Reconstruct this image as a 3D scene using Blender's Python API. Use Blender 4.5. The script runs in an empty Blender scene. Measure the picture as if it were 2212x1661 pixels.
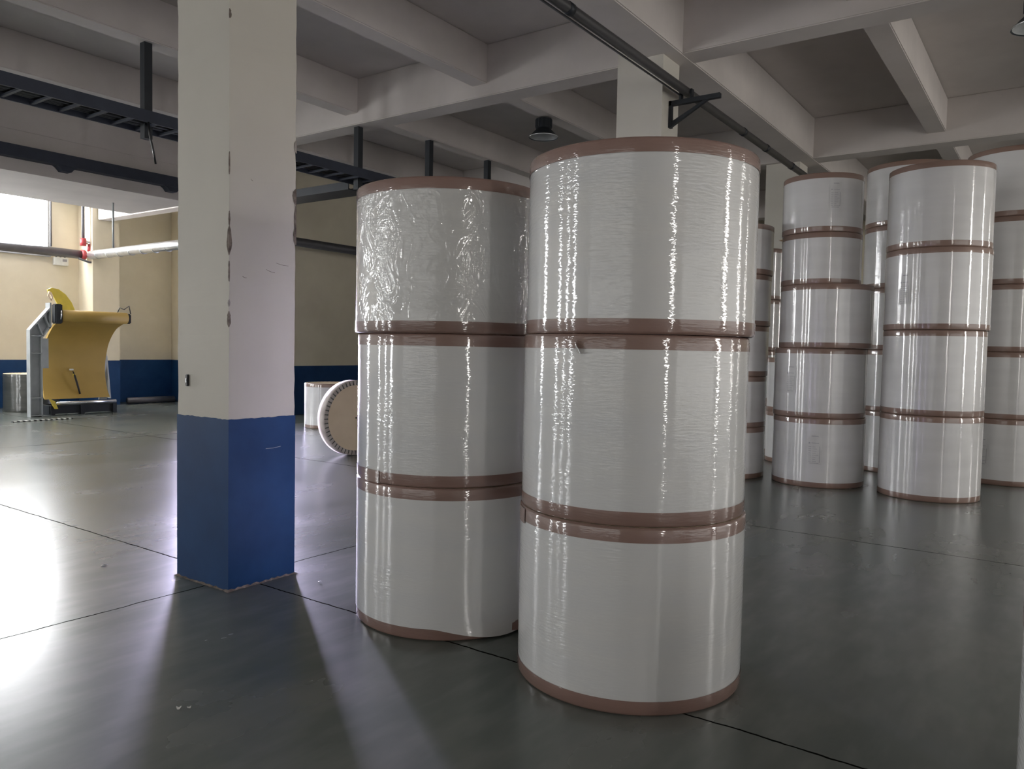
import bpy, bmesh, math, random
from mathutils import Vector, Matrix

random.seed(7)
scene = bpy.context.scene
col = scene.collection
PI = math.pi

# ------------------------------------------------------------------ camera
FPX = 1674.7
YAW, PITCH, ROLL = 0.617738, -0.0464571, 0.0194107
cam_d = bpy.data.cameras.new('camera')
cam = bpy.data.objects.new('camera', cam_d)
col.objects.link(cam)
cam_d.sensor_fit = 'HORIZONTAL'
cam_d.sensor_width = 36.0
cam_d.lens = 36.0 * FPX / 2212.0
fw = Vector((math.cos(YAW) * math.cos(PITCH), math.sin(YAW) * math.cos(PITCH), math.sin(PITCH)))
rt = Vector((math.sin(YAW), -math.cos(YAW), 0))
up = rt.cross(fw)
r2 = rt * math.cos(ROLL) + up * math.sin(ROLL)
u2 = -rt * math.sin(ROLL) + up * math.cos(ROLL)
M = Matrix(((r2.x, u2.x, -fw.x, 0), (r2.y, u2.y, -fw.y, 0), (r2.z, u2.z, -fw.z, 1.6), (0, 0, 0, 1)))
cam.matrix_world = M
cam_d.clip_start = 0.05
cam_d.clip_end = 200
scene.camera = cam

# ------------------------------------------------------------------ view, world
vs = scene.view_settings
vs.view_transform = 'Standard'
vs.look = 'None'
vs.gamma = 1.0
vs.use_curve_mapping = False
vs.exposure = 0.45
w = bpy.data.worlds.new('world')
scene.world = w
w.use_nodes = True
w.node_tree.nodes['Background'].inputs[0].default_value = (0.7, 0.8, 1.0, 1)
w.node_tree.nodes['Background'].inputs[1].default_value = 0.5

# daylight radiance of the window panes; the last is for added fill panels
L_NORTH, L_VIEW, L_WEST, L_SOUTH, L_DOOR, L_FILL = 26.0, 26.0, 26.0, 27.0, 4.0, 1.05
COOL = (0.97, 0.985, 1.0)
LAV = (0.80, 0.80, 1.0)

# low daylight streaming in through the doorway behind the pillar
ld = bpy.data.lights.new('doorway_daylight', 'AREA')
ld.shape = 'RECTANGLE'
ld.size = 0.8
ld.size_y = 2.3
ld.energy = 250
ld.color = (0.74, 0.69, 1.0)
ld.spread = math.radians(28)
lo = bpy.data.objects.new('doorway_daylight', ld)
col.objects.link(lo)
lo.location = (11.36, 16.16, 1.35)
aim = Vector((3.3, 1.4, 0.0)) - Vector(lo.location)
lo.rotation_euler = aim.to_track_quat('-Z', 'Z').to_euler()

# ------------------------------------------------------------------ materials
MATS = {}
def nodes_of(name):
    m = bpy.data.materials.new(name)
    m.use_nodes = True
    nt = m.node_tree
    b = nt.nodes['Principled BSDF']
    MATS[name] = m
    return m, nt, b

def noise(nt, vec, scale, detail=3, rough=0.5, dist=0.0):
    n = nt.nodes.new('ShaderNodeTexNoise')
    n.inputs['Scale'].default_value = scale
    n.inputs['Detail'].default_value = detail
    n.inputs['Roughness'].default_value = rough
    n.inputs['Distortion'].default_value = dist
    nt.links.new(vec, n.inputs['Vector'])
    return n.outputs['Fac']

def ramp(nt, fac, stops):
    r = nt.nodes.new('ShaderNodeValToRGB')
    e = r.color_ramp.elements
    while len(e) < len(stops):
        e.new(0.5)
    for i, (p, c) in enumerate(stops):
        e[i].position = p
        e[i].color = (*c, 1) if len(c) == 3 else c
    nt.links.new(fac, r.inputs[0])
    return r.outputs[0]

def coords(nt, kind='Object', scale=(1, 1, 1), rand=False):
    t = nt.nodes.new('ShaderNodeTexCoord')
    mp = nt.nodes.new('ShaderNodeMapping')
    mp.inputs['Scale'].default_value = scale
    nt.links.new(t.outputs[kind], mp.inputs['Vector'])
    if rand:
        oi = nt.nodes.new('ShaderNodeObjectInfo')
        ml = nt.nodes.new('ShaderNodeMath'); ml.operation = 'MULTIPLY'
        ml.inputs[1].default_value = 37.0
        nt.links.new(oi.outputs['Random'], ml.inputs[0])
        nt.links.new(ml.outputs[0], mp.inputs['Location'])
    return mp.outputs[0]

def geo_pos(nt, scale=(1, 1, 1)):
    g = nt.nodes.new('ShaderNodeNewGeometry')
    mp = nt.nodes.new('ShaderNodeMapping')
    mp.inputs['Scale'].default_value = scale
    nt.links.new(g.outputs['Position'], mp.inputs['Vector'])
    return mp.outputs[0]

def math_n(nt, op, a, b=None, c=None):
    n = nt.nodes.new('ShaderNodeMath'); n.operation = op
    for i, v in enumerate((a, b, c)):
        if v is None: continue
        if isinstance(v, (int, float)): n.inputs[i].default_value = v
        else: nt.links.new(v, n.inputs[i])
    return n.outputs[0]

def bump(nt, h, strength=0.3, dist=0.01):
    b = nt.nodes.new('ShaderNodeBump')
    b.inputs['Strength'].default_value = strength
    b.inputs['Distance'].default_value = dist
    nt.links.new(h, b.inputs['Height'])
    return b.outputs[0]

def plaster(name, c1, c2, rough=0.7, bs=0.15, scale=1.2, spec=0.3):
    m, nt, b = nodes_of(name)
    b.inputs['Specular IOR Level'].default_value = spec
    v = geo_pos(nt)
    f = noise(nt, v, scale, 5, 0.6)
    nt.links.new(ramp(nt, f, [(0.35, c1), (0.65, c2)]), b.inputs['Base Color'])
    b.inputs['Roughness'].default_value = rough
    nt.links.new(bump(nt, noise(nt, v, 45, 3), bs, 0.004), b.inputs['Normal'])
    return m

def simple(name, c, rough=0.5, metal=0.0, c2=None, scale=6.0, coat=0.0, bs=0.08):
    m, nt, b = nodes_of(name)
    v = coords(nt)
    f = noise(nt, v, scale, 4)
    c2 = c2 or tuple(x * 0.85 for x in c)
    nt.links.new(ramp(nt, f, [(0.35, c2), (0.65, c)]), b.inputs['Base Color'])
    b.inputs['Roughness'].default_value = rough
    b.inputs['Metallic'].default_value = metal
    b.inputs['Coat Weight'].default_value = coat
    nt.links.new(bump(nt, noise(nt, v, scale * 8, 2), bs, 0.002), b.inputs['Normal'])
    return m

def wrapped(name, c1, c2, wr=1.0, coat_rough=0.05, crinkle=0.0):
    """paper under a clear wrinkled stretch film"""
    m, nt, b = nodes_of(name)
    v = coords(nt, 'Object', (0.8, 0.8, 6), True)
    f = noise(nt, v, 1.5, 3)
    nt.links.new(ramp(nt, f, [(0.3, c1), (0.7, c2)]), b.inputs['Base Color'])
    b.inputs['Roughness'].default_value = 0.42
    b.inputs['Coat Weight'].default_value = 1.0
    b.inputs['Coat Roughness'].default_value = coat_rough
    b.inputs['Coat IOR'].default_value = 1.68
    # fine hoop wrinkles, and where the film is slack long creases
    fine = noise(nt, coords(nt, 'Object', (16, 16, 110), True), 1.0, 2, 0.5)
    big = noise(nt, coords(nt, 'Object', (1.6, 1.6, 2.0), True), 1.6, 2, 0.5, 0.8)
    mask = math_n(nt, 'MULTIPLY', fine, math_n(nt, 'POWER', big, 1.5))
    h = math_n(nt, 'ADD', math_n(nt, 'MULTIPLY', mask, 0.42 * wr), math_n(nt, 'MULTIPLY', big, 0.05 * wr))
    if crinkle:
        cr = noise(nt, coords(nt, 'Object', (3.5, 3.5, 2.2), True), 1.6, 2, 0.5, 2.5)
        rd = math_n(nt, 'SUBTRACT', 1.0, math_n(nt, 'ABSOLUTE', math_n(nt, 'MULTIPLY', math_n(nt, 'SUBTRACT', cr, 0.5), 5.0)))
        h = math_n(nt, 'ADD', h, math_n(nt, 'MULTIPLY', math_n(nt, 'MAXIMUM', rd, 0.0), 0.30 * crinkle))
    nt.links.new(bump(nt, h, 1.0, 0.012), b.inputs['Coat Normal'])
    nt.links.new(bump(nt, fine, 0.05, 0.003), b.inputs['Normal'])
    return m

def emitter(name, colr, strength):
    m = bpy.data.materials.new(name); m.use_nodes = True
    nt = m.node_tree
    nt.nodes.remove(nt.nodes['Principled BSDF'])
    e = nt.nodes.new('ShaderNodeEmission')
    v = coords(nt)
    f = noise(nt, v, 0.8, 2)
    c = ramp(nt, f, [(0.3, tuple(x * 0.94 for x in colr)), (0.7, colr)])
    nt.links.new(c, e.inputs[0])
    e.inputs[1].default_value = strength
    nt.links.new(e.outputs[0], nt.nodes['Material Output'].inputs[0])
    MATS[name] = m
    return m

plaster('wall_paint', (0.68, 0.62, 0.485), (0.74, 0.68, 0.535))
plaster('ceiling_paint', (0.53, 0.49, 0.465), (0.59, 0.545, 0.515), 0.8)
plaster('pillar_paint', (0.54, 0.515, 0.46), (0.58, 0.552, 0.49), 0.6, 0.1, 0.9)
plaster('blue_paint', (0.009, 0.042, 0.125), (0.013, 0.055, 0.155), 0.5, 0.12, 2.5, 0.2)
plaster('bare_concrete', (0.10, 0.08, 0.07), (0.26, 0.22, 0.19), 0.9, 0.8, 22)
plaster('pale_mortar', (0.20, 0.18, 0.17), (0.42, 0.38, 0.36), 0.9, 0.8, 18)
wrapped('film_paper', (0.64, 0.645, 0.655), (0.67, 0.667, 0.66))
wrapped('film_paper_smooth', (0.62, 0.615, 0.615), (0.67, 0.665, 0.662), 0.5, 0.07)
wrapped('film_paper_crinkled', (0.62, 0.62, 0.612), (0.67, 0.667, 0.66), 1.0, 0.05, 1.0)
wrapped('film_kraft', (0.22, 0.135, 0.11), (0.27, 0.165, 0.138))
wrapped('film_kraft_smooth', (0.21, 0.13, 0.10), (0.26, 0.165, 0.13), 0.5, 0.07)
wrapped('film_dark', (0.03, 0.034, 0.03), (0.07, 0.075, 0.066), 1.4, 0.12)
simple('kraft_disc', (0.78, 0.64, 0.47), 0.6, 0, (0.72, 0.58, 0.42), 3)
simple('kraft_pale', (0.52, 0.47, 0.44), 0.7, 0, (0.40, 0.34, 0.32), 9)
simple('black_steel', (0.022, 0.026, 0.032), 0.5, 0.3)
simple('tray_steel', (0.035, 0.042, 0.062), 0.55, 0.3)
simple('grey_pipe', (0.13, 0.13, 0.145), 0.4, 0.4)
simple('dark_pipe', (0.07, 0.068, 0.07), 0.45, 0.3)
simple('foil_insulation', (0.75, 0.76, 0.76), 0.3, 0.9, (0.62, 0.63, 0.64), 9, bs=0.2)
simple('red_coupling', (0.42, 0.05, 0.06), 0.4)
simple('grey_steel_paint', (0.42, 0.45, 0.46), 0.45, 0.1)
simple('yellow_paint', (0.42, 0.275, 0.065), 0.55, 0.0, (0.38, 0.25, 0.058), 2.0, bs=0.03)
simple('bright_yellow', (0.80, 0.62, 0.08), 0.45)
simple('bright_steel', (0.70, 0.71, 0.72), 0.25, 0.8)
simple('black_plastic', (0.012, 0.012, 0.014), 0.35)
simple('white_plastic', (0.75, 0.76, 0.72), 0.45)
simple('lamp_reflector', (0.60, 0.61, 0.62), 0.25, 0.6)
simple('label_paper', (0.66, 0.655, 0.65), 0.5, coat=0.5)
simple('label_ink', (0.36, 0.36, 0.39), 0.5)
simple('scrap_paper', (0.72, 0.72, 0.70), 0.6)
simple('rubber_black', (0.02, 0.02, 0.02), 0.8)
simple('aluminium_frame', (0.5, 0.51, 0.52), 0.4, 0.6)
simple('tape_flap', (0.5, 0.48, 0.46), 0.2, coat=1.0)
emitter('pane_view', COOL, L_VIEW)
emitter('pane_north', COOL, L_NORTH)
emitter('pane_west', COOL, L_WEST)
emitter('fill_panel', (1.0, 0.98, 0.94), L_FILL)
emitter('fill_panel_west', (1.0, 0.98, 0.94), 0.85)  # weaker glow for the added side-wall fill panel
emitter('pane_south', (1.0, 0.97, 0.93), L_SOUTH)
emitter('pane_door', LAV, L_DOOR)

# polished dark green-grey floor with sawn joints
def floor_mat():
    m, nt, b = nodes_of('floor_epoxy')
    g = nt.nodes.new('ShaderNodeNewGeometry')
    sp = nt.nodes.new('ShaderNodeSeparateXYZ')
    nt.links.new(g.outputs['Position'], sp.inputs[0])
    v = geo_pos(nt)
    wob = math_n(nt, 'MULTIPLY', math_n(nt, 'SUBTRACT', noise(nt, v, 2.5, 4, 0.7), 0.5), 0.05)
    masks = []
    for ax, pts in ((0, (3.2, 7.12, 11.6, 16.0, -1.0, -5.4)), (1, (4.55, 12.6, -3.9))):
        for p in pts:
            d = math_n(nt, 'ABSOLUTE', math_n(nt, 'ADD', math_n(nt, 'SUBTRACT', sp.outputs[ax], p), wob))
            masks.append(math_n(nt, 'LESS_THAN', d, 0.006))
    j = masks[0]
    for k in masks[1:]:
        j = math_n(nt, 'MAXIMUM', j, k)
    stain = noise(nt, geo_pos(nt, (0.5, 0.8, 1)), 1.4, 5, 0.55, 0.0)
    base = ramp(nt, stain, [(0.28, (0.078, 0.100, 0.090)), (0.5, (0.100, 0.115, 0.105)), (0.72, (0.14, 0.145, 0.133))])
    scr = noise(nt, geo_pos(nt, (1.0, 3.2, 1)), 2.2, 3, 0.5, 0.0)
    mx = nt.nodes.new('ShaderNodeMix'); mx.data_type = 'RGBA'
    nt.links.new(ramp(nt, scr, [(0.45, (0, 0, 0)), (0.8, (.3, .3, .3))]), mx.inputs[0])
    nt.links.new(base, mx.inputs[6]); mx.inputs[7].default_value = (0.20, 0.20, 0.19, 1)
    mj = nt.nodes.new('ShaderNodeMix'); mj.data_type = 'RGBA'
    nt.links.new(j, mj.inputs[0]); nt.links.new(mx.outputs[2], mj.inputs[6])
    mj.inputs[7].default_value = (0.006, 0.006, 0.006, 1)
    nt.links.new(mj.outputs[2], b.inputs['Base Color'])
    r = nt.nodes.new('ShaderNodeMapRange')
    nt.links.new(stain, r.inputs[0])
    r.inputs[1].default_value = 0.3; r.inputs[2].default_value = 0.7
    r.inputs[3].default_value = 0.235; r.inputs[4].default_value = 0.285
    nt.links.new(r.outputs[0], b.inputs['Roughness'])
    b.inputs['IOR'].default_value = 1.5
    nt.links.new(math_n(nt, 'MULTIPLY', math_n(nt, 'SUBTRACT', 1.0, j), 0.5), b.inputs['Specular IOR Level'])
    nt.links.new(bump(nt, math_n(nt, 'ADD', noise(nt, v, 5, 2), math_n(nt, 'MULTIPLY', j, -1.5)), 0.04, 0.004), b.inputs['Normal'])
    return m
floor_mat()

# ------------------------------------------------------------------ helpers
def MT(n): return MATS[n]

def link(name, me, mat=None, parent=None, smooth=False, loc=None):
    o = bpy.data.objects.new(name, me)
    col.objects.link(o)
    if mat: me.materials.append(MT(mat))
    if parent: o.parent = parent
    if loc: o.location = loc
    if smooth:
        for p in me.polygons: p.use_smooth = True
    return o

def finish(bm, name):
    me = bpy.data.meshes.new(name)
    bmesh.ops.recalc_face_normals(bm, faces=bm.faces)
    bm.to_mesh(me); bm.free()
    return me

def bx(bm, x0, x1, y0, y1, z0, z1):
    vs = [bm.verts.new((x, y, z)) for z in (z0, z1) for x, y in ((x0, y0), (x1, y0), (x1, y1), (x0, y1))]
    for f in ((0, 3, 2, 1), (4, 5, 6, 7), (0, 1, 5, 4), (1, 2, 6, 5), (2, 3, 7, 6), (3, 0, 4, 7)):
        bm.faces.new([vs[i] for i in f])
    return vs

def box(name, mat, dims, parent=None, bevel=0.0):
    bm = bmesh.new()
    bx(bm, *dims)
    if bevel:
        bmesh.ops.bevel(bm, geom=list(bm.edges), offset=bevel, segments=2, affect='EDGES')
    return link(name, finish(bm, name), mat, parent)

def prism(bm, pts, z0=None, z1=None, ax=None, vec=None):
    """extrude the polygon pts (3-D) along vec"""
    a = [bm.verts.new(p) for p in pts]
    b = [bm.verts.new(Vector(p) + Vector(vec)) for p in pts]
    bm.faces.new(a); bm.faces.new(list(reversed(b)))
    n = len(pts)
    for i in range(n):
        bm.faces.new((a[i], a[(i + 1) % n], b[(i + 1) % n], b[i]))

def tube(bm, pts, r, seg=16, caps=True):
    pts = [Vector(p) for p in pts]
    rings = []
    n = len(pts)
    prev = None
    for i, p in enumerate(pts):
        t = (pts[min(i + 1, n - 1)] - pts[max(i - 1, 0)]).normalized()
        ref = Vector((0, 0, 1)) if abs(t.z) < 0.9 else Vector((1, 0, 0))
        a = t.cross(ref).normalized() if prev is None else (prev - t * prev.dot(t)).normalized()
        prev = a
        b = t.cross(a)
        rr = r[i] if isinstance(r, (list, tuple)) else r
        rings.append([bm.verts.new(p + (a * math.cos(2 * PI * k / seg) + b * math.sin(2 * PI * k / seg)) * rr) for k in range(seg)])
    for i in range(n - 1):
        for k in range(seg):
            bm.faces.new((rings[i][k], rings[i][(k + 1) % seg], rings[i + 1][(k + 1) % seg], rings[i + 1][k]))
    if caps:
        bm.faces.new(rings[0]); bm.faces.new(list(reversed(rings[-1])))

def tubeobj(name, mat, pts, r, parent=None, seg=16):
    bm = bmesh.new(); tube(bm, pts, r, seg)
    return link(name, finish(bm, name), mat, parent, True)

def lathe(bm, prof, seg=128, closed_top=False, closed_bot=False):
    rings = []
    for r, z in prof:
        rings.append([bm.verts.new((r * math.cos(2 * PI * k / seg), r * math.sin(2 * PI * k / seg), z)) for k in range(seg)])
    for a, b in zip(rings[:-1], rings[1:]):
        for k in range(seg):
            bm.faces.new((a[k], a[(k + 1) % seg], b[(k + 1) % seg], b[k]))
    if closed_top: bm.faces.new(rings[-1])
    if closed_bot: bm.faces.new(list(reversed(rings[0])))

def smooth_by_angle(o, ang=35):
    me = o.data
    for p in me.polygons: p.use_smooth = True
    bm = bmesh.new(); bm.from_mesh(me)
    for e in bm.edges:
        if len(e.link_faces) == 2 and e.calc_face_angle() > math.radians(ang): e.smooth = False
    bm.to_mesh(me); bm.free()
    return o

def empty(name, loc=(0, 0, 0), rz=0.0):
    o = bpy.data.objects.new(name, None)
    col.objects.link(o)
    o.location = loc; o.rotation_euler = (0, 0, rz)
    o.empty_display_size = 0.1
    return o

def tag(o, label=None, cat=None, group=None, kind=None):
    if label: o['label'] = label
    if cat: o['category'] = cat
    if group: o['group'] = group
    if kind: o['kind'] = kind
    return o

def structure(o, label=None, cat=None):
    o['kind'] = 'structure'
    if label: o['label'] = label
    if cat: o['category'] = cat
    return o

def copy_tree(o, parent=None):
    c = o.copy(); col.objects.link(c)
    if parent: c.parent = parent
    for ch in list(o.children): copy_tree(ch, c)
    return c

# ------------------------------------------------------------------ room shell
X0, X1, Y0, Y1 = -10.0, 24.0, -8.0, 20.0
XS, YB = 11.25, 14.2            # recess corner
XN = 11.95                      # far end of the slanted return wall
SLAB = 5.75
BLUE = 1.11
structure(box('floor', 'floor_epoxy', (X0, X1, Y0, Y1 + .0, -0.2, 0.0)), 'dark green-grey polished warehouse floor with sawn joints', 'floor')
structure(box('ceiling', 'ceiling_paint', (X0, X1, Y0, Y1, SLAB, SLAB + 0.2)), 'grey concrete ceiling slab above the beams', 'ceiling')

def wall(name, dims, face, label, blue=True):
    """a wall with its blue-painted dado as a child; face is the (axis, coordinate, sign) of the visible side"""
    o = structure(box(name, 'wall_paint', dims), label, 'wall')
    if blue:
        x0, x1, y0, y1 = dims[:4]
        ax, c, s = face
        t = 0.004
        d = (x0, x1, min(c, c + s * t), max(c, c + s * t)) if ax == 1 else (min(c, c + s * t), max(c, c + s * t), y0, y1)
        box('blue_dado', 'blue_paint', (*d, 0.0, BLUE), o)
    return o
wall('wall_north', (X0, XN, Y1, Y1 + .2, 0, SLAB), (1, Y1, -1), 'cream wall behind the yellow machine, blue below')
bm = bmesh.new()
prism_pts = [(XS, YB, 0), (XS + .2, YB, 0), (XN + .2, Y1, 0), (XN, Y1, 0)]
def prism(bm, pts, z0=None, z1=None, ax=None, vec=None):
    """extrude the polygon pts (3-D) along vec"""
    a = [bm.verts.new(p) for p in pts]
    b = [bm.verts.new(Vector(p) + Vector(vec)) for p in pts]
    bm.faces.new(a); bm.faces.new(list(reversed(b)))
    n = len(pts)
    for i in range(n):
        bm.faces.new((a[i], a[(i + 1) % n], b[(i + 1) % n], b[i]))
prism(bm, prism_pts, vec=(0, 0, SLAB))
ws = structure(link('wall_step', finish(bm, 'wall_step'), 'wall_paint'), 'short cream return wall hidden behind the front pillar', 'wall')
bm = bmesh.new()
prism(bm, [(XS - .005, YB, 0), (XS, YB, 0), (XN, Y1, 0), (XN - .005, Y1, 0)], vec=(0, 0, BLUE))
link('blue_dado', finish(bm, 'blue_dado'), 'blue_paint', ws)
wall('wall_back', (XS + .2, X1, YB, YB + .2, 0, SLAB), (1, YB, -1), 'cream wall with blue base behind the small white roll')
wall('wall_east', (X1, X1 + .2, Y0, YB, 0, SLAB), (0, X1, -1), 'far cream wall behind the stacked rolls')
wall('wall_south', (X0, X1, Y0 - .2, Y0, 0, SLAB), (1, Y0, 1), 'cream wall behind the camera')
wall('wall_west', (X0 - .2, X0, Y0, Y1, 0, SLAB), (0, X0, 1), 'cream wall left of the camera')

# concrete beams
BM, BS = 5.05, 5.22
tn = [0]
def beam(d, label):
    tn[0] += 1
    return structure(box('trim_%d' % tn[0], 'ceiling_paint', d, bevel=0.012), label, 'beam')
for a, b, l in ((2.95, 3.40, 'above the blue-based front pillar'), (8.56, 8.93, 'crossing over the second pillar'), (14.30, 14.72, 'crossing behind the tall rolls'), (19.9, 20.3, 'far back over the stacked rolls')):
    beam((a, b, Y0, YB if b > XS else Y1, BM, SLAB), 'grey main ceiling beam ' + l)
beam((X0, X1, 3.75, 4.27, BM - .006, SLAB), 'grey main ceiling beam running along the overhead pipe')
for a, b, l in ((6.60, 6.86, 'left of the second pillar'), (9.14, 9.42, 'that carries the cable tray rods'), (1.70, 1.98, 'right of the second pillar'), (-0.9, -0.63, 'at the right edge of the frame'), (11.7, 11.98, 'behind the cable tray'), (-4.2, -3.8, 'behind the camera')):
    beam((X0, X1, a, b, BS, SLAB), 'slim grey ceiling rib ' + l)
# lowered slab over the lit bay and the beam beside it
beam((X0, 8.82, 13.9, 16.3, 4.30, 4.95), 'pale lowered slab above the yellow machine')
beam((9.62, 9.95, 14.21, 19.28, 4.53, 4.94), 'pale beam resting on the wall pier')
beam((X0, XS - .01, 13.9, 14.19, 4.95, SLAB), 'grey upstand above the lowered slab')

# ------------------------------------------------------------------ windows
wn = [0]
def window(c, wdt, z0, z1, ax, sgn, mat, label, nx=2, nz=3):
    """ax: 0 = on a wall of constant x, 1 = constant y; c = (x, y) centre on the wall face; sgn = direction into the room"""
    wn[0] += 1
    root = empty('window_%d' % wn[0], (c[0], c[1], z0))
    root.rotation_euler.z = {(1, -1): 0, (1, 1): PI, (0, -1): -PI / 2, (0, 1): PI / 2}[(ax, sgn)]
    structure(root, label, 'window')
    h = z1 - z0
    # local: x along wall, y into the wall (+), room at -y
    bm = bmesh.new()
    bx(bm, -wdt / 2, wdt / 2, -0.045, -0.035, 0, h)
    link('pane', finish(bm, 'pane'), mat, root)
    bm = bmesh.new()
    f = 0.07
    bx(bm, -wdt / 2 - f, wdt / 2 + f, -0.09, -0.002, -f, 0)
    bx(bm, -wdt / 2 - f, wdt / 2 + f, -0.09, -0.002, h, h + f)
    bx(bm, -wdt / 2 - f, -wdt / 2, -0.09, -0.002, 0, h)
    bx(bm, wdt / 2, wdt / 2 + f, -0.09, -0.002, 0, h)
    for i in range(1, nx):
        x = -wdt / 2 + wdt * i / nx
        bx(bm, x - .025, x + .025, -0.08, -0.03, 0, h)
    for i in range(1, nz):
        z = h * i / nz
        bx(bm, -wdt / 2, wdt / 2, -0.078, -0.028, z - .02, z + .02)
    link('window_frame', finish(bm, 'window_frame'), 'aluminium_frame', root)
    return root
window((6.6, Y1), 4.3, 3.65, 5.5, 1, -1, 'pane_view', 'bright high window at the left edge behind the grey pipe', 1, 1)
for x in (-8.0, 0.2, 3.2):  # the last one is added out of view to brighten the left floor
    window((x, Y1), 0.85, 1.0, 5.1, 1, -1, 'pane_north', 'tall bright window of the left wall', 3, 4)
for y in (12.6, 16.4):
    window((X0, y), 0.75, 1.0, 4.8, 0, 1, 'pane_west', 'tall narrow window of the side wall', 2, 4)
for x in (-2.7, 7.8, 13.2, 19.4):
    window((x, Y0), 0.40, 0.9, 4.8, 1, 1, 'pane_south', 'tall narrow window behind the camera', 2, 5)
window((3.0, Y0), 7.4, 0.15, 4.0, 1, 1, 'fill_panel', 'wide added fill panel behind the camera', 8, 3)  # unseen glowing panel added to brighten the right sides of the rolls
window((X0, 2.5), 10.0, 0.8, 5.0, 0, 1, 'fill_panel_west', 'wide added fill panel of the side wall', 8, 3)  # dim unseen panel added to lift the rolls and the pillar's left face
window((10.5, Y0), 4.0, 0.15, 4.0, 1, 1, 'fill_panel', 'added fill panel behind the camera, right', 4, 3)  # second added panel, same soft fill from further right
# doorway in the return wall
dr = structure(empty('door_1', (XS + (XN - XS) * 1.96 / 5.8, 16.16, 0), -PI / 2 - math.atan2(XN - XS, 5.8)), 'bright open doorway behind the front pillar', 'door')
bm = bmesh.new(); bx(bm, -0.45, 0.45, -0.03, -0.02, 0.02, 2.5)
link('pane', finish(bm, 'pane'), 'pane_door', dr)
bm = bmesh.new()
bx(bm, -0.53, -0.45, -0.08, -0.002, 0, 2.58); bx(bm, 0.45, 0.53, -0.08, -0.002, 0, 2.58); bx(bm, -0.45, 0.45, -0.08, -0.002, 2.5, 2.58)
link('door_frame', finish(bm, 'door_frame'), 'grey_steel_paint', dr)

# ------------------------------------------------------------------ pillars
def pillar(x0, x1, y0, y1, label, top=SLAB + .02, detail=False):
    root = empty('concrete_pillar', ((x0 + x1) / 2, (y0 + y1) / 2, 0))
    tag(root, label, 'pillar', 'concrete pillars')
    a, b = (x1 - x0) / 2, (y1 - y0) / 2
    bm = bmesh.new()
    N = 60 if detail else 2
    # shaft: square section with slightly uneven arrises
    rings = []
    for i in range(N + 1):
        z = 0.02 + (top - 0.02) * i / N
        j = (lambda: random.uniform(-.0025, .0025)) if detail else (lambda: 0)
        rings.append([bm.verts.new((sx * a + j(), sy * b + j(), z)) for sx, sy in ((-1, -1), (1, -1), (1, 1), (-1, 1))])
    for p, q in zip(rings[:-1], rings[1:]):
        for k in range(4): bm.faces.new((p[k], p[(k + 1) % 4], q[(k + 1) % 4], q[k]))
    bm.faces.new(rings[0]); bm.faces.new(rings[-1])
    link('shaft', finish(bm, 'shaft'), 'pillar_paint', root)
    # blue base coat, hand-cut upper edge
    bm = bmesh.new()
    e = 0.006
    M_ = 24 if detail else 1
    pts = []
    cs = [(-a - e, -b - e), (a + e, -b - e), (a + e, b + e), (-a - e, b + e)]
    for k in range(4):
        p, q = cs[k], cs[(k + 1) % 4]
        for i in range(M_):
            t = i / M_
            pts.append((p[0] + (q[0] - p[0]) * t, p[1] + (q[1] - p[1]) * t))
    lo_ = [bm.verts.new((x, y, 0.0)) for x, y in pts]
    hi_ = [bm.verts.new((x, y, BLUE + (random.uniform(-.003, .003) if detail else 0))) for x, y in pts]
    n = len(pts)
    for k in range(n): bm.faces.new((lo_[k], lo_[(k + 1) % n], hi_[(k + 1) % n], hi_[k]))
    bm.faces.new(hi_)
    link('blue_base', finish(bm, 'blue_base'), 'blue_paint', root)
    return root, a, b

PX0, PX1, PY0, PY1 = 2.975, 3.49, 4.325, 4.895
front, fa, fb = pillar(PX0, PX1, PY0, PY1, 'cream square pillar with blue base and chipped corners, in front at left', detail=True)

def chip(corner, z0, z1, wa, wb, mat='bare_concrete', n=9, e=0.009):
    """broken arris: a jagged sunk patch folded round a vertical corner; corner=(sx, sy)"""
    sx, sy = corner
    cx, cy = sx * fa, sy * fb
    bm = bmesh.new()
    L, C, R = [], [], []
    for i in range(n + 1):
        t = i / n
        z = z0 + (z1 - z0) * t
        k = math.sin(PI * t) ** 0.6 * random.uniform(.55, 1.0)
        depth = 0.010 * math.sin(PI * t)
        L.append(bm.verts.new((cx - sx * wa * k * 1.0, cy + sy * e * .45, z + random.uniform(-.004, .004))))
        C.append(bm.verts.new((cx + sx * e * .55, cy + sy * e * .55, z)))
        R.append(bm.verts.new((cx + sx * e * .45, cy - sy * wb * k, z + random.uniform(-.004, .004))))
    for A, B in ((L, C), (C, R)):
        for i in range(n): bm.faces.new((A[i], A[i + 1], B[i + 1], B[i]))
    o = link('corner_chip', finish(bm, 'corner_chip'), mat, front)
    return o
K = (-1, -1)        # near arris of the front pillar
RC = (1, -1)        # right arris
chip(K, 2.155, 2.34, .022, .026)
chip(K, 2.34, 2.43, .006, .006)
chip(K, 1.99, 2.12, .004, .006)
chip(K, 1.83, 1.875, .008, .012, 'pale_mortar')
chip(K, 1.70, 1.80, .014, .020)
chip(K, 2.66, 2.80, .005, .006)
chip(K, 3.62, 3.68, .012, .004)
chip(K, .36, .43, .010, .014, 'pale_mortar')
chip(K, .18, .26, .006, .008, 'pale_mortar')
chip(K, .55, .75, .003, .004, 'pale_mortar')
chip(RC, 2.55, 2.66, .030, .010)
chip(RC, 2.36, 2.55, .014, .010)
chip(RC, 2.28, 2.40, .020, .010)
chip(RC, 2.90, 2.98, .020, .006, 'pale_mortar')
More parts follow.
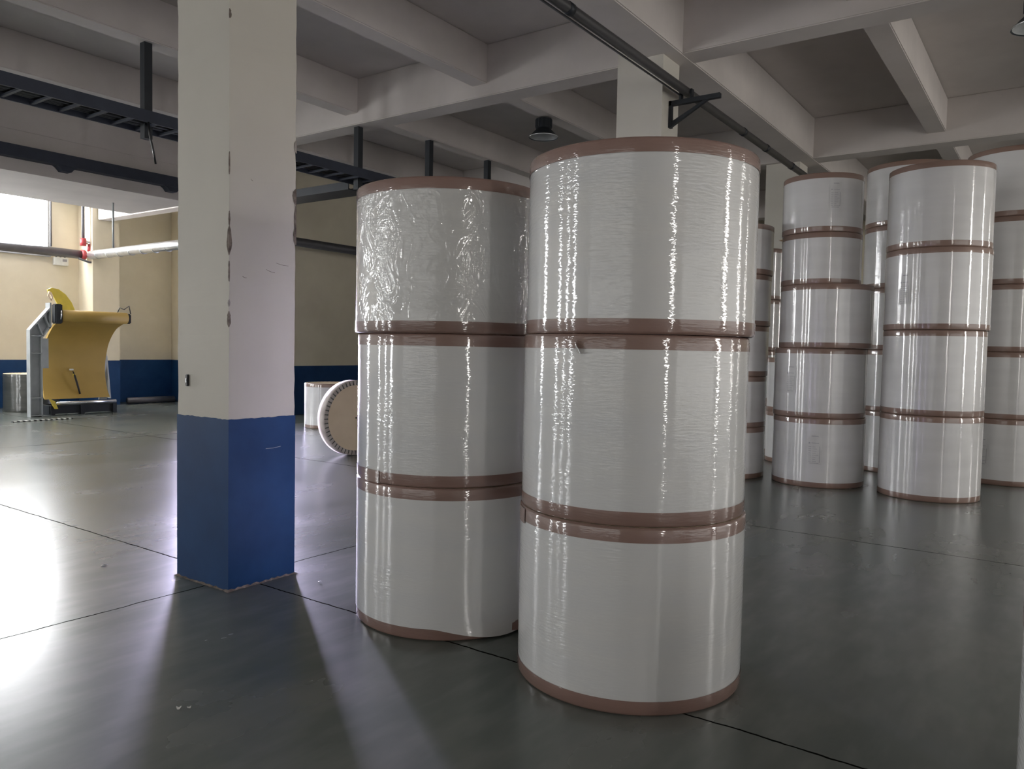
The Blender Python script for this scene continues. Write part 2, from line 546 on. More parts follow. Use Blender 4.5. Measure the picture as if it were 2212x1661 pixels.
# ragged mortar foot
bm = bmesh.new()
N = 90
per = []
cs = [(-fa, -fb), (fa, -fb), (fa, fb), (-fa, fb)]
for k in range(4):
    p, q = cs[k], cs[(k + 1) % 4]
    for i in range(N // 4):
        t = i / (N // 4)
        per.append((p[0] + (q[0] - p[0]) * t, p[1] + (q[1] - p[1]) * t))
inn = [bm.verts.new((x * 1.024, y * 1.024, random.uniform(.004, .016))) for x, y in per]
out = []
for x, y in per:
    k = 1.045 + random.uniform(.0, .05)
    out.append(bm.verts.new((x * k, y * k, 0.001)))
n = len(per)
for k in range(n): bm.faces.new((out[k], out[(k + 1) % n], inn[(k + 1) % n], inn[k]))
link('mortar_foot', finish(bm, 'mortar_foot'), 'bare_concrete', front)
# slotted black switch box on the left face (x = -fa)
sw = box('switch_box', 'black_plastic', (-fa - .014, -fa + .0, (4.778 - 4.61) - .013, (4.778 - 4.61) + .013, 1.305, 1.385), front, 0.004)
box('switch_lever', 'bright_steel', (-fa - .017, -fa - .013, (4.778 - 4.61) - .005, (4.778 - 4.61) + .005, 1.33, 1.36), sw)
# hairline marks on the right face
for (xa, za, xb, zb) in ((.02, 2.09, .09, 2.075), (-.10, 2.66, -.085, 2.65), (.10, 2.14, .20, 2.13), (-.16, 2.03, -.13, 2.022), (0.02, .90, .14, .905)):
    bm = bmesh.new(); tube(bm, [(xa, -fb - .001 - (.006 if za < BLUE else 0), za), ((xa + xb) / 2, -fb - .001 - (.006 if za < BLUE else 0), (za + zb) / 2 - .004), (xb, -fb - .001 - (.006 if za < BLUE else 0), zb)], .0016, 6)
    link('scratch', finish(bm, 'scratch'), 'bare_concrete' if za > BLUE else 'grey_steel_paint', front)

pillar(8.43, 8.89, 3.93, 4.52, 'cream square pillar rising behind the tallest front roll stack')
pillar(14.40, 14.9, 4.00, 4.60, 'cream pillar far back, seen beside the short roll stacks')
pier = structure(box('trim_20', 'wall_paint', (9.50, 10.15, 19.3, Y1, 0, 4.94)), 'cream wall pier right of the yellow machine', 'pier')
box('blue_dado', 'blue_paint', (9.494, 10.156, 19.294, Y1, 0, BLUE), pier)

# ------------------------------------------------------------------ paper rolls
BAND = 0.066
def roll_meshes(r, h, smooth):
    bm = bmesh.new()
    lathe(bm, [(r, 0.02), (r, h * .25), (r, h * .5), (r, h * .75), (r, h - 0.02)], 160)
    return finish(bm, 'paper_wrap')

def band_mesh(r, z0, z1, top):
    bm = bmesh.new()
    R = r + 0.0025
    if top: prof = [(R, z0), (R, z1 - .012), (R - .003, z1 - .004), (R - .012, z1)]
    else: prof = [(R - .012, z0), (R - .003, z0 + .004), (R, z0 + .012), (R, z1)]
    lathe(bm, prof, 160)
    return finish(bm, 'end_band')

def disc_mesh(r, z, seg=160, pleats=True):
    """kraft end disc: flat header with a slightly raised crimped rim"""
    bm = bmesh.new()
    rings = []
    for rr, dz in ((r - .010, -0.002), (r - .03, -.001), (r - .075, -.003), (r - .08, -.006), (0.05, -.006)):
        rings.append([bm.verts.new((rr * math.cos(2 * PI * k / seg), rr * math.sin(2 * PI * k / seg), z + dz + (0.002 * (k % 4 < 2) if pleats and rr > r - .08 and rr < r - .02 else 0))) for k in range(seg)])
    for a, b in zip(rings[:-1], rings[1:]):
        for k in range(seg): bm.faces.new((a[k], a[(k + 1) % seg], b[(k + 1) % seg], b[k]))
    bm.faces.new(rings[-1])
    return finish(bm, 'end_disc')

CACHE = {}
def paper_roll(loc, r, h, label, rz=None, smooth=False, group=None, kraft=None, paper=None):
    key = (round(r, 3), round(h, 3), smooth, kraft, paper)
    root = empty('paper_roll', loc, random.uniform(0, 6.28) if rz is None else rz)
    tag(root, label, 'paper roll', group or 'wrapped paper rolls')
    if key not in CACHE:
        pm = paper or ('film_paper_smooth' if smooth else 'film_paper')
        km = kraft or ('film_kraft_smooth' if smooth else 'film_kraft')
        ms = [('paper_wrap', roll_meshes(r, h, smooth), pm), ('end_band', band_mesh(r, 0, BAND, False), km),
              ('end_band', band_mesh(r, h - BAND, h, True), km), ('end_disc', disc_mesh(r, h), 'kraft_disc')]
        for _, me, mt in ms:
            me.materials.append(MT(mt))
            for p in me.polygons: p.use_smooth = True
        CACHE[key] = ms
    for nm, me, mt in CACHE[key]:
        o = bpy.data.objects.new(nm, me); col.objects.link(o); o.parent = root
    return root

def curved_patch(name, mat, root_rot, r, th0, th1, z0, z1, parent, nseg=12, off=0.005):
    """thin patch hugging the roll between world angles th0..th1"""
    bm = bmesh.new()
    A, B = [], []
    for i in range(nseg + 1):
        t = th0 + (th1 - th0) * i / nseg - root_rot
        for lst, z in ((A, z0), (B, z1)):
            lst.append(bm.verts.new(((r + off) * math.cos(t), (r + off) * math.sin(t), z)))
    for i in range(nseg): bm.faces.new((A[i], A[i + 1], B[i + 1], B[i]))
    o = link(name, finish(bm, name), mat, parent, True)
    return o

def label_sheet(root, r, frac, z0, z1, wdt=0.13):
    """printed data sheet under the film; frac = sideways position on the roll as seen from the camera (-1..1)"""
    back = math.atan2(-root.location.y, -root.location.x)
    th = back + math.asin(frac)
    rz = root.rotation_euler.z
    half = wdt / r / 2
    sh = curved_patch('data_sheet', 'label_paper', rz, r, th - half, th + half, z0, z1, root)
    H = z1 - z0
    bm = bmesh.new(); bm.from_mesh(sh.data)
    sh.data.materials.append(MT('label_ink'))
    def bar(u0, u1, v0, v1):
        # u runs left to right as seen by the camera (angle increases to the right)
        q = []
        for k in range(3):
            t = th - half + 2 * half * (u0 + (u1 - u0) * k / 2) - rz
            q.append([bm.verts.new(((r + .0062) * math.cos(t), (r + .0062) * math.sin(t), z0 + H * v)) for v in (v0, v1)])
        for k in range(2): bm.faces.new((q[k][0], q[k + 1][0], q[k + 1][1], q[k][1])).material_index = 1
    bar(.30, .75, .94, .965)
    bar(.12, .22, .70, .74); bar(.30, .80, .715, .73)
    for i in range(8):
        v = .10 + i * .07
        bar(.12, .30, v, v + .012)
        bar(.38, .55 + .3 * random.random(), v, v + .012)
    bar(.84, .87, .08, .62)
    bar(.2, .8, .04, .055)
    bm.to_mesh(sh.data); bm.free()
    return sh

G = 0.0015
FR = 0.555
# --- front stack
f1 = paper_roll((3.517, 1.750, 0.0), FR, 0.832, 'film-wrapped white paper roll at the bottom of the nearest stack', 0.4)
f2 = paper_roll((3.518, 1.752, 0.832 + G), FR - .006, 0.838, 'film-wrapped white paper roll in the middle of the nearest stack', 2.1)
f3 = paper_roll((3.524, 1.738, 1.670 + 2 * G), FR, 0.838, 'film-wrapped white paper roll on top of the nearest stack', 3.3)
# --- second stack
l2 = paper_roll((3.616, 3.027, 0.837 + G), FR - .004, 0.833, 'middle wrapped white roll of the stack just right of the blue-based pillar', 1.2)
l3 = paper_roll((3.607, 3.037, 1.670 + 2 * G), FR, 0.832, 'crinkled white roll topping the stack just right of the blue-based pillar', 5.0, paper='film_paper_crinkled')

# bottom roll of that stack: loose sheet sagging over the lower band
l1 = empty('paper_roll', (3.619, 3.022, 0.0), 0.0)
tag(l1, 'white roll with sagging wrap at its foot, lowest beside the blue-based pillar', 'paper roll')
bk = math.atan2(-3.022, -3.619)
def sag(t):
    d = (t - bk + PI) % (2 * PI) - PI      # positive = to the right in the picture
    s = 0.0
    if -0.15 < d < 1.5:
        u = (d + 0.15) / 1.65
        s = math.sin(PI * min(1, u * 1.15)) ** 1.3 if u < 1 / 1.15 else 0.0
    return max(0.0, s)
bm = bmesh.new()
seg = 220
rings = []
for j, f in enumerate((0, .03, .07, .13, .22, .35, .6, 1.0)):
    ring = []
    for k in range(seg):
        t = 2 * PI * k / seg
        s = sag(t)
        zb = BAND - (BAND - .010) * s
        fl = .020 * s * (1 - f / .35) ** 2 if f < .35 else 0
        rr = FR + .003 + fl
        z = zb + (0.815 - zb) * f
        ring.append(bm.verts.new((rr * math.cos(t), rr * math.sin(t), z)))
    rings.append(ring)
for a_, b_ in zip(rings[:-1], rings[1:]):
    for k in range(seg): bm.faces.new((a_[k], a_[(k + 1) % seg], b_[(k + 1) % seg], b_[k]))
link('paper_wrap', finish(bm, 'paper_wrap'), 'film_paper', l1, True)
for me, nm in ((band_mesh(FR - .003, 0, BAND + .01, False), 'end_band'), (band_mesh(FR + .001, .837 - BAND, .837, True), 'end_band')):
    link(nm, me, 'film_kraft', l1, True)
link('end_disc', disc_mesh(FR, .837), 'kraft_disc', l1, True)
# flared film hem at its right foot
bm = bmesh.new()
A, B = [], []
for i in range(19):
    t = bk + 0.62 + 0.95 * i / 18
    u = i / 18
    k = math.sin(PI * u)
    A.append(bm.verts.new(((FR + .012) * math.cos(t), (FR + .012) * math.sin(t), .075)))
    B.append(bm.verts.new(((FR + .012 + .05 * k) * math.cos(t), (FR + .012 + .05 * k) * math.sin(t), .006 + .02 * (1 - k))))
for i in range(18): bm.faces.new((A[i], A[i + 1], B[i + 1], B[i]))
link('film_hem', finish(bm, 'film_hem'), 'film_kraft', l1, True)

# tape ends and flaps on the near stacks
def cam_angle(root, frac):
    return math.atan2(-root.location.y, -root.location.x) + math.asin(frac)
a0 = cam_angle(f1, -.97)
curved_patch('tape_end', 'film_kraft', .4, FR, a0 - .02, cam_angle(f1, -.90), .832 - BAND - .012, .828, f1, 8, .006)
a0 = cam_angle(l2, -.70)
curved_patch('tape_end', 'film_kraft', 1.2, FR - .004, a0 - .35, a0, .001, BAND + .004, l2, 8, .007)
bm = bmesh.new()
t = cam_angle(f2, -.46) - 2.1
c_, s_ = math.cos(t), math.sin(t)
R_ = FR - .006 + .004
fl = [(0, 0, .758), (.004, .02, .748), (.020, .034, .752), (.026, .008, .80), (.012, -.004, .822), (.002, -.006, .79)]
vv = [bm.verts.new(((R_ + d) * c_ - q * s_, (R_ + d) * s_ + q * c_, z)) for d, q, z in fl]
bm.faces.new(vv)
o = link('torn_tape_flap', finish(bm, 'torn_tape_flap'), 'tape_flap', f2)

# --- right-hand stacks
def stack(specs, what, group=None):
    z = 0.0
    out = []
    for i, (x, y, r, h, pos) in enumerate(specs):
        o = paper_roll((x, y, z), r, h - G, ('white paper roll %s %s' % (pos, what)).replace('with printed sheet, third from the floor in the four', 'with printed sheet, third up in the four'), None, True, group)
        out.append(o); z += h
    return out
R1 = stack([(10.164, 2.479, .54, .836, 'with printed sheet, at the floor in'), (10.162, 2.489, .54, .840, 'with printed sheet, second from the floor in'),
            (10.150, 2.440, .54, .764, 'third from the floor, jutting right, in'), (10.147, 2.520, .465, .62, 'narrow and fourth from the floor in'),
            (10.147, 2.525, .465, .70, 'narrow and topmost in')], 'the five-roll stack')
R3 = stack([(10.078, 1.227, .528, .946, 'at the floor in'), (10.078, 1.227, .528, .948, 'second from the floor in'),
            (10.078, 1.220, .54, .90, 'with printed sheet, third from the floor in'), (10.077, 1.225, .535, .92, 'topmost in')], 'the four-roll stack')
R2 = stack([(12.03, 1.839, .55, .84, 'at the floor in'), (12.03, 1.839, .55, .84, 'second up in'), (12.03, 1.839, .55, .84, 'third up in'),
            (12.03, 1.839, .55, .84, 'fourth up in'), (12.03, 1.839, .55, .84, 'topmost in')], 'the stack behind the five-roll stack')
R4 = stack([(11.965, .60, .55, .836, 'with faint sheet, at the floor in'), (11.965, .60, .55, .84, 'second up in'), (11.965, .60, .55, .84, 'third up in'),
            (11.965, .60, .55, .84, 'fourth up in'), (11.965, .60, .55, .86, 'topmost in')], 'the stack at the right edge')
S1 = stack([(10.016, 3.68, .55, .655, 'at the floor in'), (10.016, 3.68, .55, .65, 'second up in'), (10.02, 3.672, .55, .64, 'third up in'),
            (10.025, 3.66, .55, .65, 'fourth up in'), (10.03, 3.65, .55, .63, 'topmost in')], 'the narrow sliver behind the nearest stack')
S2 = stack([(12.902, 4.273, .55, .82, 'at the floor in'), (12.902, 4.273, .55, .82, 'second up in'), (12.902, 4.273, .55, .82, 'third up in'),
            (12.902, 4.273, .55, .82, 'topmost in')], 'the farthest sliver of a stack')
T1 = stack([(11.95, 3.12, .55, .75, 'at the floor in'), (11.95, 3.12, .55, .79, 'on top of')], 'the low pair left of the five-roll stack')
er = paper_roll((2.55, -.49, 0), .55, .945, 'white paper roll cut by the lower right picture edge', None, False)

label_sheet(R1[0], .54, -.07, .28, .64, .17)
label_sheet(R1[1], .54, -.60, .30, .62, .15)
label_sheet(R3[2], .54, -.58, .28, .62, .14)
label_sheet(R4[0], .55, -.42, .24, .58, .17)
label_sheet(R1[4], .465, .30, .27, .58, .14)
# torn band corner sticking out at the left of the five-roll stack
t = cam_angle(R1[3], -.985) - R1[3].rotation_euler.z
bm = bmesh.new()
base_v = bm.verts.new((.4655 * math.cos(t), .4655 * math.sin(t), .595))
for da, L_, zz in ((0, .05, .610), (.05, .045, .575), (-.04, .05, .590)):
    c_, s_ = math.cos(t + da), math.sin(t + da)
    vv = [bm.verts.new(p) for p in (((.465 + L_) * c_, (.465 + L_) * s_, zz), (.467 * c_, .467 * s_, zz - .012))]
    bm.faces.new([base_v] + vv)
link('torn_band_corner', finish(bm, 'torn_band_corner'), 'kraft_disc', R1[3])

# --- background rolls
paper_roll((10.353, 11.643, 0), .555, .86, 'lone upright white roll against the blue wall behind', None, True)
paper_roll((7.93, 18.88, 0), .55, .83, 'dark film-wrapped roll with tan top, far left behind the grey post', None, False, None, 'film_dark', 'film_dark')

# roll remnant standing on its edge, crimped kraft header facing the camera
rem = empty('paper_roll_remnant', (7.86, 8.36, 0.548))
tag(rem, 'short roll remnant on its edge, tan disc face with crimped rim toward camera', 'paper roll', 'wrapped paper rolls')
view = math.atan2(-8.36, -7.86)
nrm = view + math.radians(36)          # face normal, turned to the right
rem.rotation_euler = (0, PI / 2, nrm)  # local z -> horizontal normal direction
rem_r, rem_t = .545, .16
bm = bmesh.new()
lathe(bm, [(rem_r, -rem_t), (rem_r, -.012), (rem_r - .004, -.003), (rem_r - .012, 0), (rem_r - .075, .0)], 160, False, True)
link('paper_wrap', finish(bm, 'paper_wrap'), 'kraft_pale', rem, True)
bm = bmesh.new()
lathe(bm, [(rem_r - .068, .004), (rem_r - .075, .006), (0.02, .006)], 120, True)
link('end_disc', finish(bm, 'end_disc'), 'kraft_disc', rem)
bm = bmesh.new()
lathe(bm, [(.014, .0065), (.014, .0085)], 20, True)
link('core_hole', finish(bm, 'core_hole'), 'rubber_black', rem)
NP = 52
for k in range(NP):
    t0 = 2 * PI * k / NP
    t1 = t0 + 2 * PI / NP * .80
    bm = bmesh.new()
    vv = []
    for (rr, tt, z) in ((rem_r - .004, t0, .004), (rem_r - .004, t1, .004), (rem_r - .062, t1 - .012, .011), (rem_r - .070, t0 + .01, .007)):
        vv.append(bm.verts.new((rr * math.cos(tt), rr * math.sin(tt), z)))
    wv = [bm.verts.new(v.co - Vector((0, 0, .0035))) for v in vv]
    bm.faces.new(vv); bm.faces.new(list(reversed(wv)))
    for i in range(4): bm.faces.new((vv[i], vv[(i + 1) % 4], wv[(i + 1) % 4], wv[i]))
    link('crimp_pleat', finish(bm, 'crimp_pleat'), 'kraft_pale', rem)
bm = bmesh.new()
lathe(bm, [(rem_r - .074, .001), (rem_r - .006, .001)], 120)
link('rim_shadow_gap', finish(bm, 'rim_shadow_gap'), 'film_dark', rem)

# ------------------------------------------------------------------ overhead services
# round pipe with bracket
pp = tag(empty('overhead_pipe', (0, 3.72, 4.63)), 'long dark grey pipe under the ceiling, held by the black bracket', 'pipe')
tubeobj('pipe_run', 'dark_pipe', [(-4, 0, 0), (5, 0, 0), (20, 0, 0)], .05, pp, 24)
tubeobj('conduit', 'grey_pipe', [(-4, .075, -.03), (8.6, .075, -.03)], .011, pp, 10)
for x in (6.0, 10.6, 11.6, 12.9):
    tubeobj('coupling', 'black_steel', [(x - .04, 0, 0), (x + .04, 0, 0)], .056, pp, 24)
br = tag(empty('pipe_bracket', (8.64, 3.93, 4.60)), 'black triangular bracket on the second pillar carrying the pipe', 'bracket')
box('arm', 'black_steel', (-.03, .03, -.62, .0, -.105, -.052), br)
box('upright', 'black_steel', (-.03, .03, -.035, -.001, -.36, -.05), br)
bm = bmesh.new(); prism(bm, [(-.022, -.02, -.36), (-.022, -.02, -.30), (-.022, -.43, -.105), (-.022, -.48, -.105)], vec=(.044, 0, 0))
link('brace', finish(bm, 'brace'), 'black_steel', br)
for dy in (-.275, -.145):
    box('clamp', 'black_steel', (-.03, .03, dy - .012, dy + .012, -.055, .05), br)

# ladder cable tray hung from rods
tr = tag(empty('cable_tray', (0, 9.25, 4.2)), 'dark ladder cable tray hung on rods below the ceiling', 'cable tray')
box('side_rail', 'tray_steel', (-6, 22, -.27, -.25, 0, .14), tr)
box('side_rail', 'tray_steel', (-6, 22, .25, .27, 0, .14), tr)
for i in range(60):
    x = -2 + i * .3
    box('rung', 'tray_steel', (x, x + .035, -.25, .25, .01, .035), tr)
for x in (-.05, 1.7, 3.45, 5.21, 6.95, 8.70, 10.38, 12.07, 13.8, 15.5):
    box('hanger_rod', 'black_steel', (x - .05, x + .05, -.04, .06, -.13, 1.022), tr)
bm = bmesh.new()
for k in range(9):
    y = -.20 + .045 * k
    pts = [(-6 + .7 * i, y + random.uniform(-.015, .015), .06 + random.uniform(0, .02)) for i in range(40)]
    tube(bm, pts, .018 + .004 * (k % 3), 8)
cb = tag(link('cable_bundle', finish(bm, 'cable_bundle'), 'black_plastic', None, True, (0, 9.25, 4.2)), 'bundle of black cables lying along the hung ladder tray', 'cable', None, 'stuff')
# branch tray joining it
tb = tag(empty('cable_tray', (8.98, 9.55, 4.12)), 'dark solid cable tray branching from the ladder tray, right of the front pillar', 'cable tray')
box('channel', 'black_steel', (-.20, .22, 0, 4.3, .0, .02), tb)
box('side_rail', 'black_steel', (-.22, -.20, 0, 4.3, 0, .13), tb)
box('side_rail', 'black_steel', (.22, .24, 0, 4.3, 0, .13), tb)
# dangling wire
tag(tubeobj('hanging_wire', 'black_plastic', [(5.05, 8.93, 4.19), (5.07, 8.94, 4.05), (5.12, 8.95, 3.88), (5.15, 8.95, 3.72)], .012), 'short black wire dangling under the tray left of the pillar', 'wire')
# solid duct on the face of the lowered slab
du = tag(empty('cable_duct', (0, 13.9, 4.50)), 'dark blue-grey cable duct along the edge of the lowered slab', 'cable duct')
box('channel', 'tray_steel', (-9, 8.9, -.18, -.002, 0, .19), du)
for x in (1.9, 4.2, 6.35, 8.25):
    bm = bmesh.new()
    prism(bm, [(x - .17, -.17, 0), (x + .17, -.17, 0), (x + .12, -.17, -.03), (x + .07, -.17, -.09), (x - .07, -.17, -.09), (x - .12, -.17, -.03)], vec=(0, .16, 0))
    link('bracket', finish(bm, 'bracket'), 'tray_steel', du)

# high-bay lamps
def bay_lamp(loc, label, stem):
    t = tag(empty('high_bay_lamp', loc), label, 'lamp', 'high-bay lamps')
    bm = bmesh.new()
    lathe(bm, [(.115, .12), (.125, .13), (.125, .27), (.10, .285), (.03, .29)], 40, True, True)
    smooth_by_angle(link('housing', finish(bm, 'housing'), 'black_steel', t))
    for k in range(16):
        a = 2 * PI * k / 16
        bm = bmesh.new()
        tube(bm, [(.128 * math.cos(a), .128 * math.sin(a), .14), (.128 * math.cos(a), .128 * math.sin(a), .26)], .006, 6)
        link('cooling_fin', finish(bm, 'cooling_fin'), 'black_steel', t)
    bm = bmesh.new()
    lathe(bm, [(.10, .13), (.13, .10), (.225, .0), (.232, -.008), (.222, -.004), (.125, .095), (.09, .11)], 48)
    smooth_by_angle(link('shade', finish(bm, 'shade'), 'black_steel', t))
    bm = bmesh.new()
    lathe(bm, [(.219, -.002), (.122, .092), (.06, .10)], 48, True)
    link('reflector', finish(bm, 'reflector'), 'lamp_reflector', t, True)
    bm = bmesh.new()
    lathe(bm, [(.232, -.012), (.236, -.006), (.232, .002), (.222, -.004)], 48)
    link('rim', finish(bm, 'rim'), 'lamp_reflector', t, True)
    tubeobj('stem', 'black_steel', [(0, 0, .28), (0, 0, stem)], .012, t, 8)
    return t
bay_lamp((10.28, 6.79, 4.92), 'black high-bay lamp hanging above between the two near stacks', .29)
bay_lamp((9.05, .33, 4.78), 'dark high-bay lamp cut by the upper right picture edge', .97)

# wall services at left
gp = tag(empty('water_pipe', (0, 19.55, 3.67)), 'grey horizontal pipe across the bright window at left', 'pipe')
tubeobj('pipe_run', 'grey_pipe', [(-2, 0, .05), (9.33, 0, 0)], .105, gp, 24)
tubeobj('hanger', 'grey_pipe', [(8.66, .0, .12), (8.66, .0, 1.6)], .02, gp, 10)
ip = tag(empty('insulated_pipe', (9.47, 19.36, 3.66)), 'shiny foil-wrapped pipe running toward the front pillar', 'pipe')
tubeobj('pipe_run', 'foil_insulation', [(0, -.05, 0), (-.02, -5.8, .03)], .105, ip, 24)
bm = bmesh.new()
for k in range(11):
    tube(bm, [(-.001, -.4 - .5 * k, 0), (-.001, -.43 - .5 * k, 0)], .109, 24)
link('foil_seams', finish(bm, 'foil_seams'), 'aluminium_frame', ip, True)
dp = tag(empty('water_pipe', (9.70, 13.55, 3.80)), 'dark pipe crossing the wall between the pillar and the stacks', 'pipe')
tubeobj('pipe_run', 'dark_pipe', [(-.1, 0, 0), (13.5, 0, 0)], .095, dp, 24)
cp = tag(empty('pipe_valve', (9.47, 19.40, 3.66)), 'red valve and couplings where the grey and foil pipes meet', 'valve')
for x, rr in ((-.10, .125), (.07, .12)):
    tubeobj('coupling', 'red_coupling', [(x - .035, .1, 0), (x + .035, .1, 0)], rr, cp, 20)
tubeobj('riser', 'bright_steel', [(-.12, .05, .31), (.24, .05, .30)], .045, cp, 14)
for x in (-.12, .24):
    tubeobj('coupling', 'red_coupling', [(x, .05, .22), (x, .05, .40)], .07, cp, 14)
tubeobj('red_elbow', 'red_coupling', [(.02, .05, .1), (.04, .05, .29)], .045, cp, 12)
tubeobj('hose', 'grey_pipe', [(-.25, .0, -.10), (-.02, -.02, -.17), (.30, -.02, -.15)], .025, cp, 10)
tag(tubeobj('vertical_pipe', 'grey_pipe', [(9.35, 19.45, 4.07), (9.35, 19.45, SLAB - .01)], .035), 'thin vertical pipe rising from the red valve', 'pipe')
tag(tubeobj('hanger_rod', 'grey_steel_paint', [(7.93, 15.3, 3.42), (7.93, 15.3, 4.295)], .018), 'thin rod hanging from the lowered slab beside the pier', 'rod')
hb = tag(empty('junction_box', (9.05, 20.0, 3.40)), 'small pale box with pipe stubs on the wall above the machine', 'box')
box('body', 'white_plastic', (-.16, .16, -.12, -.002, 0, .19), hb, .008)
box('sticker', 'label_ink', (.02, .12, -.123, -.120, .09, .15), hb)
for x in (-.1, 0.0, .1):
    tubeobj('stub', 'grey_pipe', [(x, -.06, .19), (x, -.06, .28)], .02, hb, 8)

# ------------------------------------------------------------------ yellow cradle machine
mc = tag(empty('roll_upender', (8.5, 17.6, 0)), 'yellow C-shaped curved plate machine on a grey post by the wall', 'machine')
def loc(x, y, z): return (x - 8.5, y - 17.6, z)
# curved plate: profile (y, z), extruded along x
prof = [(17.50, .33), (17.62, .50), (17.74, .75), (17.82, 1.0), (17.84, 1.25), (17.78, 1.5), (17.64, 1.70), (17.42, 1.86), (17.18, 1.95), (17.02, 2.0)]
xl = [7.60, 7.63, 7.67, 7.70, 7.715, 7.74, 7.755, 7.74, 7.715, 7.71]
xr = [8.98, 8.98, 9.0, 9.03, 9.07, 9.09, 9.10, 9.09, 9.08, 9.09]
bm = bmesh.new()
def spline(vals, t):
    f = t * (len(vals) - 1); i = min(int(f), len(vals) - 2); u = f - i
    p0 = vals[max(i - 1, 0)]; p1 = vals[i]; p2 = vals[i + 1]; p3 = vals[min(i + 2, len(vals) - 1)]
    return .5 * (2 * p1 + (p2 - p0) * u + (2 * p0 - 5 * p1 + 4 * p2 - p3) * u * u + (3 * p1 - p0 - 3 * p2 + p3) * u ** 3)
NPROF = 48
front_, back_ = [], []
for i in range(NPROF + 1):
    t = i / NPROF
    y = spline([p[0] for p in prof], t); z = spline([p[1] for p in prof], t)
    a, b = spline(xl, t), spline(xr, t)
    front_.append([bm.verts.new(loc(a, y, z)), bm.verts.new(loc(b, y, z))])
    back_.append([bm.verts.new(loc(a, y + .05, z + .03)), bm.verts.new(loc(b, y + .05, z + .03))])
for i in range(NPROF):
    bm.faces.new((front_[i][0], front_[i][1], front_[i + 1][1], front_[i + 1][0]))
    bm.faces.new((back_[i][1], back_[i][0], back_[i + 1][0], back_[i + 1][1]))
    bm.faces.new((front_[i][0], front_[i + 1][0], back_[i + 1][0], back_[i][0]))
    bm.faces.new((front_[i][1], back_[i][1], back_[i + 1][1], front_[i + 1][1]))
bm.faces.new((front_[0][0], back_[0][0], back_[0][1], front_[0][1]))
bm.faces.new((front_[-1][0], front_[-1][1], back_[-1][1], back_[-1][0]))
smooth_by_angle(link('curved_plate', finish(bm, 'curved_plate'), 'yellow_paint', mc), 50)
tubeobj('top_roller', 'yellow_paint', [loc(7.75, 17.06, 2.10), loc(9.12, 17.06, 2.10)], .125, mc, 32)
bm = bmesh.new(); bx(bm, 7.76 - 8.5, 9.08 - 8.5, 17.10 - 17.6, 17.5 - 17.6, 2.19, 2.225)
link('top_cover', finish(bm, 'top_cover'), 'grey_steel_paint', mc)
box('actuator', 'black_steel', (7.60 - 8.5, 7.745 - 8.5, -.62, -.44, 1.93, 2.34), mc, .02)
box('actuator', 'black_steel', (9.125 - 8.5, 9.20 - 8.5, -.62, -.44, 1.98, 2.20), mc, .02)
tubeobj('hose', 'black_plastic', [loc(9.05, 17.3, 2.22), loc(9.08, 17.25, 2.34), loc(9.15, 17.2, 2.30), loc(9.21, 17.1, 2.38), loc(9.22, 17.05, 2.2)], .012, mc, 8)
tubeobj('hose', 'bright_steel', [loc(7.70, 16.95, 2.2), loc(7.70, 16.94, 2.12), loc(7.69, 16.95, 2.02)], .012, mc, 8)
# grey post with cranked head
bm = bmesh.new()
def strip(pts, y, dy):
    prism(bm, [loc(x, y, z) for x, z in pts], vec=(0, dy, 0))
strip([(7.20, 0), (7.22, 0), (7.22, 1.77), (7.62, 2.25), (7.60, 2.28), (7.20, 1.79)], 17.2, .16)
strip([(7.415, 0), (7.44, 0), (7.44, 1.62), (7.63, 1.88), (7.61, 1.91), (7.415, 1.64)], 17.2, .16)
strip([(7.205, 0), (7.43, 0), (7.43, 1.65), (7.61, 1.90), (7.61, 2.26), (7.205, 1.78)], 17.30, .03)
for z in (.02, .38, 1.30, 1.66):
    bx(bm, 7.21 - 8.5, 7.43 - 8.5, 17.2 - 17.6, 17.36 - 17.6, z, z + .02)
bx(bm, 7.44 - 8.5, 7.60 - 8.5, -.30, -.28, 1.0, 1.62)
bx(bm, 7.58 - 8.5, 7.61 - 8.5, -.42, -.22, 1.86, 2.36)
for q in (.33, .66):
    x = 7.22 + .4 * q; z = 1.76 + .48 * q
    prism(bm, [loc(x, 17.2, z), loc(x + .02, 17.2, z), loc(x + .12, 17.2, z - .24), loc(x + .10, 17.2, z - .26)], vec=(0, .14, 0))
link('post', finish(bm, 'post'), 'grey_steel_paint', mc)
# right side plate, seen behind the lower edge
bm = bmesh.new()
prism(bm, [loc(9.13, 17.8, .28), loc(9.15, 18.0, 1.25), loc(9.15, 18.2, 1.25), loc(9.15, 18.2, .28)], vec=(.03, 0, 0))
prism(bm, [loc(8.96, 17.95, .25), loc(9.14, 17.95, .25), loc(9.14, 17.95, 1.30), loc(9.09, 17.95, 1.30), loc(9.02, 17.95, .9)], vec=(0, .03, 0))
link('side_plate', finish(bm, 'side_plate'), 'grey_steel_paint', mc)
# yellow fin with shackle
bm = bmesh.new()
fin = [(7.78, 2.64), (7.86, 2.68), (8.0, 2.66), (8.14, 2.56), (8.26, 2.40), (8.33, 2.23), (7.98, 2.20), (7.97, 2.36), (7.90, 2.50), (7.80, 2.56)]
prism(bm, [loc(x - .19, 17.3, z) for x, z in fin], vec=(0, .03, 0))
link('lifting_fin', finish(bm, 'lifting_fin'), 'bright_yellow', mc)
tubeobj('shackle', 'kraft_disc', [loc(7.62, 17.28, 2.60), loc(7.59, 17.27, 2.50), loc(7.65, 17.27, 2.42), loc(7.67, 17.28, 2.50), loc(7.64, 17.28, 2.58)], .022, mc, 8)
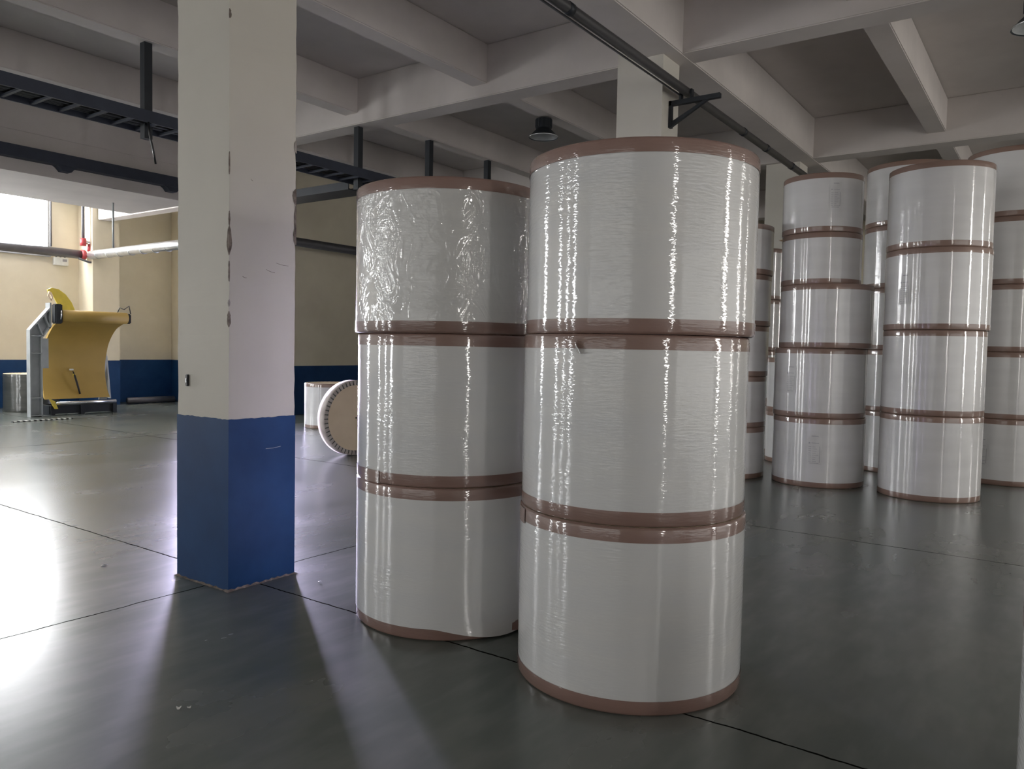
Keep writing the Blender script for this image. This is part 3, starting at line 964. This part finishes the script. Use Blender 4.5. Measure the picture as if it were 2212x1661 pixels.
# handle strap hanging on the plate
box('hook', 'white_plastic', (8.24 - 8.5, 8.31 - 8.5, .14, .20, .93, .965), mc, .005)
tubeobj('strap', 'black_plastic', [loc(8.28, 17.72, .92), loc(8.29, 17.66, .82), loc(8.31, 17.6, .66), loc(8.35, 17.55, .42)], [.008, .022, .022, .018], mc, 8)
box('buckle', 'bright_yellow', (8.26 - 8.5, 8.31 - 8.5, .06, .09, .80, .86), mc, .004)
tubeobj('foot_bar', 'bright_steel', [loc(7.76, 17.32, .25), loc(9.02, 17.32, .25)], .035, mc, 14)
bm = bmesh.new(); prism(bm, [loc(7.60, 17.25, .36), loc(7.70, 17.25, .30), loc(7.76, 17.25, .14), loc(7.70, 17.25, .14)], vec=(0, .06, 0))
link('toe', finish(bm, 'toe'), 'bright_yellow', mc)
bm = bmesh.new()
bx(bm, -.88, .55, -.26, -.18, .03, .20); bx(bm, -.88, .55, .3, .38, .03, .2)
for x in (-.86, -.25, .45): bx(bm, x, x + .08, -.30, .4, 0, .20)
link('base_frame', finish(bm, 'base_frame'), 'black_steel', mc)

# ------------------------------------------------------------------ floor things
tag(tubeobj('cardboard_core', 'grey_pipe', [(10.35, 19.30, .085), (11.6, 19.30, .085)], .08), 'grey tube lying on the floor along the blue wall', 'tube')
bm = bmesh.new()
bx(bm, -.55, .55, -.035, .035, .002, .02)
hs = tag(empty('cable_cover', (7.07, 16.35, 0), 0.0), 'thin black and white striped cover strip on the floor before the machine', 'cable cover')
link('strip', finish(bm, 'strip'), 'rubber_black', hs)
for k in range(11):
    x = -.53 + k * .1
    box('stripe', 'white_plastic', (x, x + .05, -.036, .036, .002, .0215), hs)
def scrap(x, y, s, label):
    bm = bmesh.new()
    n = 7
    c = bm.verts.new((0, 0, .012 * s / .03))
    ring = [bm.verts.new((s * random.uniform(.4, 1) * math.cos(2 * PI * k / n), s * random.uniform(.3, .9) * math.sin(2 * PI * k / n), random.uniform(.001, .01))) for k in range(n)]
    for k in range(n): bm.faces.new((c, ring[k], ring[(k + 1) % n]))
    tag(link('paper_scrap', finish(bm, 'paper_scrap'), 'scrap_paper', None, False, (x, y, 0)), label, 'paper scrap', 'paper scraps on the floor')
scrap(1.875, 3.085, .016, 'white paper scrap on the dark floor, lower left of the pillar base')
scrap(1.905, 3.055, .013, 'smaller white scrap touching the lower left one')
scrap(2.774, 5.50, .035, 'pale scrap on the bright floor left of the pillar')
scrap(3.474, 4.03, .018, 'tiny twisted scrap at the right foot of the pillar')
